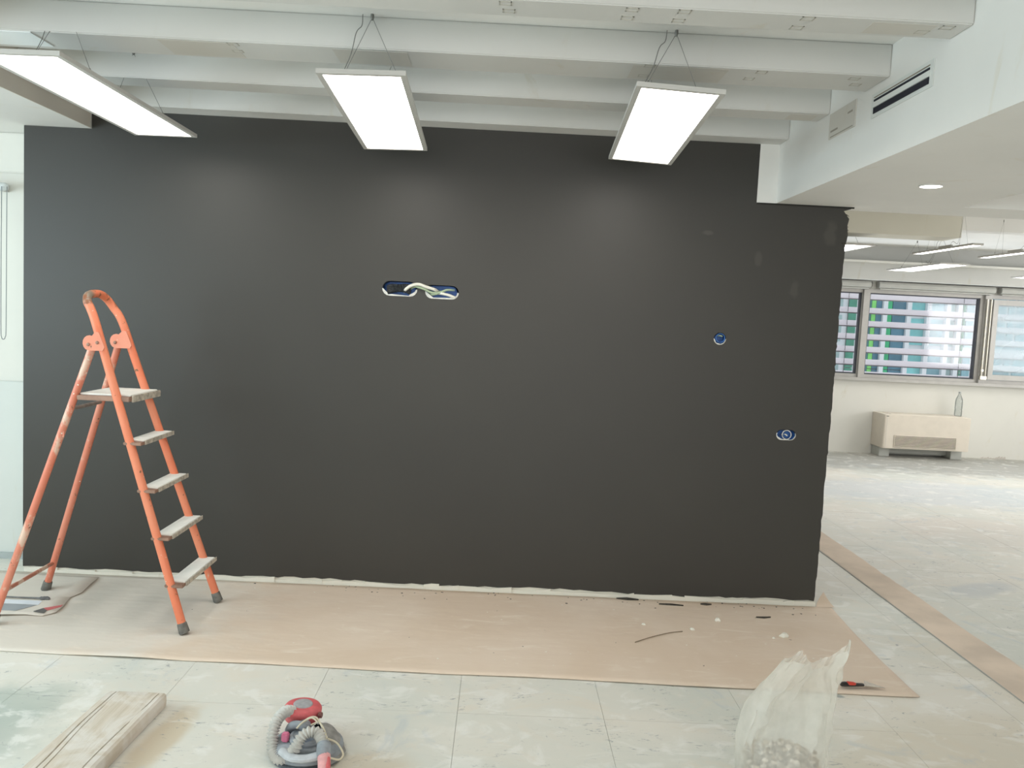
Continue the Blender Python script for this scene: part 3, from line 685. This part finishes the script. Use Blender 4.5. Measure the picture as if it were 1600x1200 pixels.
# ------------------------------------------------------------------ ladder
ld = thing('stepladder', (-1.8, 3.94, 0), 'paint-spattered orange steel stepladder with white treads standing against the dark wall', 'ladder')
nearF = lambda z: Vector((-1.368 - .3275 * z, 3.716 + .058 * z, z))
farF = lambda z: Vector((-1.360 - .3345 * z, 4.144 - .058 * z, z))
nearR = lambda z: Vector((-2.235 + .3145 * z, 3.722 + .066 * z, z))
farR = lambda z: Vector((-2.252 + .322 * z, 4.200 - .096 * z, z))
a, b = nearF(1.405), farF(1.405)
loop = [nearF(.03), nearF(.7), nearF(1.2), nearF(1.38)]
mid = [Vector((-1.842, 3.800, 1.435)), Vector((-1.862, 3.808, 1.470)), Vector((-1.874, 3.835, 1.493)), Vector((-1.880, 3.88, 1.503)), Vector((-1.884, 3.95, 1.506)), Vector((-1.886, 4.00, 1.500)), Vector((-1.880, 4.04, 1.480)), Vector((-1.862, 4.060, 1.445))]
pts = arc(loop + mid + [farF(1.38), farF(1.2), farF(.7), farF(.03)], 5)
build('front_frame', MB().tube(pts, .0185, 14), L_FRONT, ld, smooth=True)
for f in (nearR, farR):
    build('rear_leg', MB().tube([f(.03), f(.6), f(1.30)], .0165, 12), L_REAR, ld, smooth=True)
for f, s_ in ((nearF, 1), (farF, 1), (nearR, -1), (farR, -1)):
    d = (f(1) - f(0)).normalized()
    build('rubber_foot', MB().tube([f(0) + Vector((0, 0, .004)), f(.012), f(.045), f(.05)], [.023, .0235, .0215, .019], 12), FOOTR, ld, smooth=True)
# hinge plates
ld.location.z = .005
def plate(f, g, y):
    c1, c2 = f(1.30), g(1.275); P_ = []
    for k in range(9):
        a_ = PI * .38 + PI * 1.05 * k / 8; P_.append((c2.x + .004 + .030 * math.cos(a_), 1.287 + .034 * math.sin(a_)))
    P_ += [(c1.x + .022, 1.254), (c1.x + .030, 1.27), (c1.x + .004, 1.335), (c1.x - .012, 1.338)]
    return MB().prism(P_, y - .003, y + .003)
hp = build('hinge_plate', plate(nearF, nearR, 3.766), L_PLATE, ld)
for rx, rz in ((-1.835, 1.280), (-1.795, 1.290)): build('rivet', MB().lathe([(.008, 0), (.007, .005), (.003, .007)], (rx, 3.764, rz), 10, (0, -1, 0)), TREADM, hp)
hp = build('hinge_plate', plate(farF, farR, 4.042), L_PLATE, ld)
build('rivet', MB().lathe([(.008, 0), (.007, .005), (.003, .007)], (-1.842, 4.039, 1.280), 10, (0, -1, 0)), TREADM, hp)
# treads
CHIPC = plain('chipped_edge', (206, 196, 180), .7, 0, .25, 40)
for z in (.205, .415, .625, .835):
    n_, f_ = nearF(z), farF(z); xc = (n_.x + f_.x) / 2
    x0, x1 = xc - .030, xc + .052
    tr = build('tread', MB().box(x0, x1, n_.y - .016, f_.y + .020, z + .004, z + .018), TREADM, ld, bevel=.003)
    build('tread_pad', MB().box(x0 + .003, x1 - .003, n_.y + .022, f_.y + .012, z + .018, z + .024), TREAD, tr, bevel=.002)
    build('tread_lip', MB().box(x1 - .001, x1 + .004, n_.y + .022, f_.y + .020, z + .004, z + .0225), CHIPC, tr)
# platform
n_, f_ = nearF(1.05), farF(1.05)
pl = build('platform', MB().box(-1.890, -1.655, n_.y - .004, f_.y + .014, 1.030, 1.052), TREADM, ld, bevel=.003)
build('platform_pad', MB().box(-1.887, -1.658, n_.y + .018, f_.y + .010, 1.052, 1.060), TREAD, pl, bevel=.003)
build('platform_edge', MB().box(-1.656, -1.646, n_.y + .020, f_.y + .016, 1.026, 1.056), CHIPC, pl, bevel=.002)
build('cross_bar', MB().tube([nearR(.985), farR(.985)], .009, 10), plain('bar_grey', (164, 156, 148), .5, .2, .2, 30), ld, smooth=True)
build('cross_bar', MB().tube([nearR(.155), farR(.15)], .0095, 10), mk_ladder('ladder_bar', (186, 118, 96), .22), ld, smooth=True)
build('hook', MB().tube([nearR(.89) + Vector((.008, -.008, 0)), nearR(.875) + Vector((.016, -.010, -.002)), nearR(.865) + Vector((.018, -.010, -.006))], .004, 8), L_REAR, ld, smooth=True)

# ------------------------------------------------------------------ kraft paper on the floor
random.seed(2)
from mathutils import noise as mn
def front_edge(x): return 3.447 - (x + 2.0) * .0165 + .010 * mn.noise(Vector((x * 1.7, 0, 0)))
def pz(x, y):
    return .0030 + .003 * max(0, mn.noise(Vector((x * 1.6, y * 3.5, 1)))) + .0015 * mn.noise(Vector((x * 6, y * 9, 3)))
def paper_fn(u, v):
    # u along X, v from the front edge to the wall
    y1 = 4.478
    x = -3.6 + u * (5.40)
    y0 = front_edge(x)
    y = y0 + (y1 - y0) * v
    xr = 1.805 + .055 * v ** 2
    x = -3.6 + u * (xr + 3.6)
    z = pz(x, y)
    if v < .05: z += .008 * max(0, mn.noise(Vector((x * 2.3, 7, 0))) + .15)
    return (x, y, z)
pp = build('masking_paper', MB().grid(paper_fn, 150, 26), PAPER, loc=(-.9, 3.95, 0), smooth=True)
tag(pp, 'long sheet of brown kraft masking paper along the foot of the dark wall', 'paper')
sol = pp.modifiers.new('thick', 'SOLIDIFY'); sol.thickness = .0012; sol.offset = 1
# the curled corner that wraps past the wall end
def curl(u, v):
    x = 1.775 + .100 * u; y = 4.476 + .165 * v * (u ** .8)
    return (x, y, .004 + .040 * (v ** 2) * u * (1 - .2 * u) + .003 * u)
build('curled_corner', MB().grid(curl, 10, 12), PAPER, pp, smooth=True)
# second sheet lying on the left
torn = [(-2.087, 4.421), (-2.071, 4.285), (-2.057, 4.176), (-2.078, 4.106), (-2.06, 4.03), (-2.043, 3.964), (-2.037, 3.895), (-2.077, 3.847), (-2.158, 3.850), (-2.259, 3.825), (-2.45, 3.80), (-2.9, 3.78)]
def sheet_fn(u, v):
    k = u * (len(torn) - 1); i = min(int(k), len(torn) - 2); f = k - i
    ex = torn[i][0] + (torn[i + 1][0] - torn[i][0]) * f; ey = torn[i][1] + (torn[i + 1][1] - torn[i][1]) * f
    cx = -3.4; cy = 4.46
    x = ex + (cx - ex) * v; y = ey + (cy - ey) * v
    return (x, y, .0085 + (.0030 * (1 - v) ** 8 * (1 + .8 * math.sin(u * 17)) if v < .6 else 0) + .002 * mn.noise(Vector((x * 4, y * 4, 0))))
sh = build('masking_paper', MB().grid(sheet_fn, 66, 16), PAPER, loc=(-2.6, 4.15, 0), smooth=True)
tag(sh, 'second greyish paper sheet with a torn edge under the rear ladder legs', 'paper')
sol = sh.modifiers.new('thick', 'SOLIDIFY'); sol.thickness = .0012; sol.offset = 1
zz0 = .0122
build('printed_band', MB().prism([(-2.42, 4.028), (-2.175, 4.028), (-2.165, 3.975), (-2.43, 3.975)], zz0, zz0 + .001, 'xy'), plain('print_pale', (222, 226, 232), .7, 0, .02), sh)
build('printed_band', MB().prism([(-2.43, 3.970), (-2.170, 3.970), (-2.225, 3.885), (-2.44, 3.875)], zz0, zz0 + .001, 'xy'), plain('print_grey', (158, 162, 166), .7, 0, .05), sh)
build('printed_band', MB().prism([(-2.118, 3.93), (-2.052, 3.985), (-2.047, 3.955), (-2.085, 3.905)], zz0 + .001, zz0 + .0025, 'xy'), plain('print_red', (206, 112, 112), .7, 0, .1), sh)
build('printed_band', MB().prism([(-2.140, 3.885), (-2.118, 3.93), (-2.085, 3.905), (-2.082, 3.868)], zz0 + .001, zz0 + .0025, 'xy'), plain('print_dark', (106, 106, 104), .7, 0, .1), sh)
st = thing('stick', (-2.26, 4.05, .012), 'thin grey stick with a clotted tip lying by the rear ladder leg', 'stick')
build('shaft', MB().tube([(-2.42, 4.052, .0175), (-2.30, 4.05, .0175), (-2.19, 4.050, .018)], [.004, .004, .005], 8), STICK, st, smooth=True)
build('tip', MB().tube(arc([(-2.20, 4.050, .018), (-2.185, 4.048, .019), (-2.165, 4.054, .018), (-2.150, 4.050, .016)], 3), [.005, .007, .009, .008, .010, .009, .010, .008, .007, .003], 8), STICK, st, smooth=True)

# ------------------------------------------------------------------ chips, crumbs and twig on the paper
def lump(mb, x, y, z, r, flat=.45):
    b = len(mb.v); n = 6; base = z
    rr = [r * random.uniform(.45, 1.35) for _ in range(n)]
    for lay, (s_, h) in enumerate(((.9, 0), (1, .4), (.5, 1))):
        for k in range(n): a_ = 2 * PI * k / n + .2 * lay; mb.v.append((x + rr[k] * s_ * math.cos(a_), y + rr[k] * s_ * math.sin(a_), base + r * flat * 1.6 * h))
    for l_ in range(2):
        for k in range(n): j = (k + 1) % n; mb.f.append((b + l_ * n + k, b + l_ * n + j, b + (l_ + 1) * n + j, b + (l_ + 1) * n + k))
    mb.f.append(tuple(b + 2 * n + k for k in range(n))); mb.f.append(tuple(b + k for k in range(n))[::-1])
random.seed(21)
chips = MB()
for k in range(120):
    x = random.uniform(-.9, 1.75) if random.random() < .9 else random.uniform(-2, 1.7); y = 4.475 - abs(random.gauss(0, .07))
    lump(chips, x, y, pz(x, y) - .001, random.uniform(.003, .009), .25)
for k in range(26):
    x = random.uniform(-1.9, 1.6); y = random.uniform(3.5, 4.3); lump(chips, x, y, pz(x, y) - .001, random.uniform(.003, .006), .3)
tag(build('paint_chips', chips, CHIPD, loc=(.4, 4.4, .004)), 'scatter of tiny dark paint chips along the foot of the dark wall', 'debris', None, 'stuff')
crumbs = MB()
for k in range(70):
    x = random.uniform(-1.4, 1.7); y = random.uniform(3.5, 4.45); lump(crumbs, x, y, pz(x, y) - .001, random.uniform(.003, .008), .25)
tag(build('plaster_crumbs', crumbs, PLAST, loc=(.2, 4.0, .004)), 'scatter of tiny white plaster crumbs over the brown paper', 'debris', None, 'stuff')
for (x, y, r, lb) in ((1.16, 4.194, .021, 'round white plaster lump on the paper, largest of the lumps nearest the wall'), (1.447, 4.015, .024, 'elongated white plaster lump on the paper behind the plastic bag'),
                      (1.384, 3.985, .010, 'tiny white plaster lump left of the elongated one behind the plastic bag'), (.769, 4.093, .011, 'small white plaster lump on the paper above the twig'), (1.003, 4.052, .014, 'small flat plaster flake at the right end of the twig')):
    mb = MB(); lump(mb, x, y, pz(x, y) - .001, r, .5); tag(build('plaster_lump', mb, PLAST, loc=(x, y, .004), bevel=0), lb, 'debris', 'plaster lumps on the paper')
for (x0, y0, x1, y1, w, lb) in ((.68, 4.462, .80, 4.455, .012, 'long dark paint sliver at the wall foot, left of the two'), (.90, 4.40, 1.03, 4.392, .006, 'long dark paint sliver at the wall foot, right of the two'), (1.13, 4.43, 1.19, 4.43, .011, 'short thick dark paint sliver at the wall foot below the round socket'), (1.38, 4.26, 1.46, 4.27, .006, 'dark paint sliver lying out on the paper near the wall end')):
    mb = MB().prism([(x0, y0), ((x0 + x1) / 2, y0 - w), (x1, y1), ((x0 + x1) / 2, y0 + w)], .005, .012, 'xy')
    tag(build('paint_sliver', mb, CHIPD, loc=(x0, y0, .004)), lb, 'debris', 'dark slivers by the wall')
tw = build('twig', MB().tube(arc([(.686, 3.845, .008), (.76, 3.905, .009), (.819, 3.947, .009), (.88, 3.985, .009), (.944, 4.012, .008)], 5), .0022, 6), plain('twig_brown', (136, 118, 96), .9), loc=(.82, 3.94, .006), smooth=True)
tag(tw, 'thin curved brown wire or twig lying on the paper', 'twig')

# ------------------------------------------------------------------ scraper
sp = thing('paint_scraper', (1.58, 3.44, .008), 'paint scraper with red and black handle and steel blade on the paper corner', 'scraper')
hx = Vector((.995, .06, 0)).normalized(); hy = Vector((-hx.y, hx.x, 0)); o0 = Vector((1.492, 3.443, .020))
def hb(pts, r): return MB().tube([o0 + hx * a_ + Vector((0, 0, z_)) for a_, z_ in pts], r, 12, flat=.62, flatdir=(0, 0, 1))
build('handle', hb([(0, 0), (.004, .001), (.02, .002), (.05, .001), (.075, 0), (.10, 0), (.104, 0)], [.006, .013, .0155, .0135, .011, .010, .006]), KBLK, sp, smooth=True)
build('grip', hb([(.026, .0035), (.034, .0045), (.06, .0035), (.070, .0025)], [.009, .0145, .0125, .007]), KRED, sp, smooth=True)
q = lambda a_, b_: (o0 + hx * a_ + hy * b_)
build('blade', MB().prism([tuple(q(.088, -.008))[:2], tuple(q(.108, -.010))[:2], tuple(q(.185, -.026))[:2], tuple(q(.128, .045))[:2], tuple(q(.108, .010))[:2], tuple(q(.088, .008))[:2]], .0175, .0190, 'xy'), STEEL, sp)

# ------------------------------------------------------------------ wooden plank, lower left
def plank_fn(mb):
    ys = [1.3 + k * (3.035 - 1.3) / 46 for k in range(47)]
    b = len(mb.v); cnt = None
    for i, y in enumerate(ys):
        t = (y - 1.3) / (3.035 - 1.3)
        xl = -1.395 + .004 * mn.noise(Vector((y * 3, 0, 0))); xr = -1.179 + .003 * mn.noise(Vector((y * 4, 5, 0)))
        g1 = xl + .028 + .055 * (1 - t) * 1.1 + .004 * math.sin(y * 13); g2 = xr - .028 + .004 * math.sin(y * 9)
        d1 = .012; d2 = .010 if (t > .92 or .55 < t < .86 or t < .45) else .0005
        g3 = g1 + .012 + .03 * (1 - t); d3 = .006 if .3 < t < .93 else .0005
        tp = .055 + .002 * mn.noise(Vector((0, y * 2, 3)))
        sec = [(xl, .002), (xl - .002, .03), (xl + .003, tp - .006), (xl + .010, tp), (g1 - .003, tp), (g1, tp - d1), (g1 + .003, tp), (g3 - .002, tp + .0005), (g3, tp - d3), (g3 + .002, tp), ((g3 + g2) / 2, tp + .001), (g2 - .0025, tp), (g2, tp - d2), (g2 + .0025, tp), (xr - .009, tp), (xr, tp - .006), (xr + .001, .028), (xr - .001, .002)]
        end = 1
        if i >= len(ys) - 2:
            k_ = .985 if i == len(ys) - 1 else 1; cx = (xl + xr) / 2; sec = [(cx + (x - cx) * k_, z if z < .02 else z - (.005 if i == len(ys) - 1 else 0)) for x, z in sec]
        cnt = len(sec)
        for x, z in sec: mb.v.append((x - .035 * (3.035 - y), y, z))
    for i in range(len(ys) - 1):
        for k in range(cnt): j = (k + 1) % cnt; mb.f.append((b + i * cnt + k, b + i * cnt + j, b + (i + 1) * cnt + j, b + (i + 1) * cnt + k))
    mb.f.append(tuple(b + k for k in range(cnt))); mb.f.append(tuple(b + (len(ys) - 1) * cnt + k for k in range(cnt))[::-1])
    return mb
tag(build('wooden_plank', plank_fn(MB()), WOOD, loc=(-1.28, 2.2, 0)), 'thick weathered wooden plank with long cracks lying on the floor at lower left', 'plank')

# ------------------------------------------------------------------ drywall sander head
sd = thing('drywall_sander', (-.593, 2.75, 0), 'dusty drywall sander head with red cap and coiled ribbed hose on the floor', 'sander')
cx, cy = -.592, 2.745
build('sanding_disc', MB().lathe([(.116, 0.001), (.122, .004), (.122, .012), (.112, .016)], (cx, cy, 0), 40), SDARK, sd, smooth=True)
build('housing', MB().lathe([(.114, .016), (.120, .022), (.118, .038), (.100, .050), (.060, .056), (.056, .070), (.030, .074), (.001, .074)], (cx, cy, 0), 40), SGREY, sd, smooth=True)
def skirt(u, v):
    a_ = math.radians(-40 + 140 * u); r = .126 + .003 * math.sin(u * 26) * (1 - v) - .085 * v ** 1.3
    z = .010 + .082 * math.sin(v * PI * .5) * (.45 + .55 * math.sin(u * PI) ** .7) + .003 * math.sin(u * 31 + v * 4)
    return (cx + r * math.cos(a_), cy + r * math.sin(a_), z)
build('dust_skirt', MB().grid(skirt, 40, 10), SKIRT, sd, smooth=True)
def torus(c, R_, r, n=28, tilt=None):
    T = Matrix.Identity(3) if tilt is None else Euler(tilt).to_matrix()
    return MB().tube([Vector(c) + T @ Vector((R_ * math.cos(2 * PI * k / n), R_ * math.sin(2 * PI * k / n), 0)) for k in range(n)], r, 8, True)
build('motor_ring', torus((cx, cy - .01, .062), .048, .012), SGREY, sd, smooth=True)
build('motor_hub', MB().lathe([(.026, 0), (.026, .020), (.020, .028), (.002, .030)], (cx + .005, cy - .035, .060), 20), plain('hub_bluegrey', (112, 124, 138), .6), sd, smooth=True)
build('yoke', MB().tube(arc([(-.655, 2.66, .052), (-.62, 2.625, .050), (-.575, 2.615, .052), (-.535, 2.625, .058), (-.51, 2.65, .06)], 5), .017, 10, flat=.7, flatdir=(0, 0, 1)), plain('yoke_pale', (190, 194, 198), .55, 0, .1, 30), sd, smooth=True)
tilt = Vector((.04, -.02, 1)).normalized()
cap = build('red_cap', MB().lathe([(.050, -.038), (.060, -.030), (.065, -.010), (.066, .004), (.060, .013), (.048, .018), (.034, .019)], (-.640, 2.872, .092), 36, tilt), RED, sd, smooth=True)
build('cap_badge', MB().lathe([(.034, .0185), (.031, .0225), (.002, .024)], (-.640, 2.872, .092), 30, tilt), SLIGHT, cap, smooth=True)
build('cap_arm', MB().tube(arc([(-.635, 2.855, .060), (-.62, 2.81, .062), (-.605, 2.775, .060)], 4), .024, 12), SGREY, sd, smooth=True)
build('side_knob', MB().tube([(-.578, 2.842, .088), (-.566, 2.840, .088)], .010, 10), plain('knob_brown', (110, 60, 54), .6), cap)
build('side_knob', MB().tube([(-.700, 2.835, .085), (-.712, 2.832, .085)], .008, 10), SDARK, cap)
build('latch', MB().box(-.672, -.648, 2.705, 2.728, .055, .084), plain('latch_pink', (214, 120, 150), .5), sd, bevel=.004)
build('housing_bracket', MB().tube(arc([(-.665, 2.78, .060), (-.65, 2.765, .085), (-.62, 2.755, .092), (-.595, 2.75, .078)], 4), .014, 10), SGREY, sd, smooth=True)
hp_ = [(-0.662, 2.842, 0.094), (-0.682, 2.815, 0.110), (-0.699, 2.775, 0.105), (-0.706, 2.742, 0.082), (-0.702, 2.715, 0.052), (-0.690, 2.688, 0.030), (-0.665, 2.662, 0.022), (-0.634, 2.650, 0.037), (-0.610, 2.650, 0.070), (-0.596, 2.660, 0.098), (-0.574, 2.670, 0.113), (-0.545, 2.670, 0.112), (-0.525, 2.650, 0.100), (-0.515, 2.632, 0.086)]
build('hose', corr(hp_, .0168, .0115, .22, 14), HOSE, sd, smooth=True)
build('hose_collar', MB().tube([(-.516, 2.638, .090), (-.512, 2.615, .079), (-.508, 2.598, .070)], [.023, .023, .021], 16), SGREY, sd, smooth=True)
tip = build('hose_end', MB().tube([(-.508, 2.602, .072), (-.501, 2.575, .058), (-.496, 2.54, .040)], [.021, .020, .018], 16), REDL, sd, smooth=True)
build('red_stripe', MB().tube([(-.495, 2.588, .072), (-.489, 2.562, .060), (-.484, 2.535, .046)], [.010, .011, .010], 10), RED, tip, smooth=True)
build('cord', MB().tube(arc([(-.625, 2.72, .098), (-.611, 2.730, .112), (-.590, 2.745, .124), (-.567, 2.745, .127), (-.547, 2.722, .118), (-.526, 2.682, .118), (-.509, 2.645, .108)], 5), .0032, 7), CORD, sd, smooth=True)
build('cord', MB().tube(arc([(-.516, 2.70, .078), (-.489, 2.702, .066), (-.469, 2.690, .050), (-.459, 2.670, .040), (-.468, 2.645, .038), (-.495, 2.615, .060)], 5), .0032, 7), CORD, sd, smooth=True)
build('cord', MB().tube(arc([(-.605, 2.745, .110), (-.580, 2.735, .130), (-.560, 2.725, .122), (-.575, 2.71, .118)], 5), .0028, 7), CORD, sd, smooth=True)

# ------------------------------------------------------------------ plastic rubbish bag with rubble
rbag = thing('plastic_bag', (.965, 2.60, 0), 'upright milky translucent plastic bag of rubble at the lower right', 'bag')
lev = [  # z, x left, x right, half depth
    (.003, .85, 1.07, .11), (.03, .825, 1.088, .135), (.10, .82, 1.092, .145), (.18, .815, 1.094, .13), (.245, .822, 1.100, .105), (.315, .850, 1.108, .075), (.375, .893, 1.120, .05), (.42, .940, 1.132, .034), (.455, .975, 1.142, .026)]
def rimz(a_):   # height of the ragged mouth around the bag
    pts_ = [(-180, .440), (-150, .452), (-120, .458), (-90, .420), (-60, .432), (-30, .490), (0, .520), (25, .508), (60, .455), (85, .432), (110, .455), (130, .475), (155, .448), (180, .440)]
    d = math.degrees(a_); d = (d + 180) % 360 - 180
    for (p0, z0), (p1, z1) in zip(pts_, pts_[1:]):
        if p0 <= d <= p1: t = (d - p0) / (p1 - p0); t = t * t * (3 - 2 * t); return z0 + (z1 - z0) * t
    return .44
def bag_fn(u, v):
    a_ = 2 * PI * u; zt = rimz(a_); z = v * zt
    zz_ = min(max(z, .003), .52)
    for (z0, l0, r0, d0), (z1, l1, r1, d1) in zip(lev, lev[1:] + [(.52, 1.02, 1.160, .018)]):
        if zz_ <= z1 or z1 == .52:
            t = min(1, (zz_ - z0) / (z1 - z0)); xl = l0 + (l1 - l0) * t; xr = r0 + (r1 - r0) * t; dp = d0 + (d1 - d0) * t; break
    fold = 1 + (.03 + .10 * v) * mn.noise(Vector((math.cos(a_) * 2.2, math.sin(a_) * 2.2, z * 3.0))) + .035 * math.sin(a_ * 5 + z * 9) * v
    dg = math.cos(a_ + PI / 2); dg = max(0, dg) * .030 * math.sin((z * 13) - math.cos(a_) * 3.2) * min(1, z * 6)
    cr = .018 * mn.noise(Vector((math.cos(a_) * 5, math.sin(a_) * 5, z * 16)))
    c_, s_ = math.cos(a_), math.sin(a_); e = .85
    x = (xl + xr) / 2 + (xr - xl) / 2 * math.copysign(abs(c_) ** e, c_) * (1 + (fold - 1) * .5 * abs(s_))
    if v > .8: x += .02 * mn.noise(Vector((a_ * 1.3, 4, z * 8)))
    y = 2.60 + dp * math.copysign(abs(s_) ** e, s_) * fold + .02 * v
    return (x + cr * s_ * .5, y + cr * 1.2 - dg, z if v > .01 else .003)
bm_ = MB().grid(bag_fn, 96, 60)
bo = build('film', bm_, BAG, rbag, smooth=True)
bmb = MB(); bmb.lathe([(.11, .0), (.11, .002)], (.96, 2.60, .001), 24)
build('bag_base', bmb, BAG, rbag)
rub = MB(); random.seed(8); rubw = MB()
for k in range(1100):
    a_ = random.uniform(0, 2 * PI); r_ = random.random() ** .5; z = random.uniform(.006, .185) * (1 - .25 * r_)
    lump(rub if random.random() < .6 else rubw, .957 + .122 * r_ * math.cos(a_), 2.60 + .115 * r_ * math.sin(a_), z, random.uniform(.004, .011), .7)
tag(build('rubble', rub, RUB, loc=(.958, 2.6, .004)), 'grey and tan rubble crumbs inside the plastic bag', 'rubble', None, 'stuff')
tag(build('plaster_rubble', rubw, RUBW, loc=(.958, 2.6, .004)), 'white plaster rubble crumbs inside the plastic bag', 'rubble', None, 'stuff')
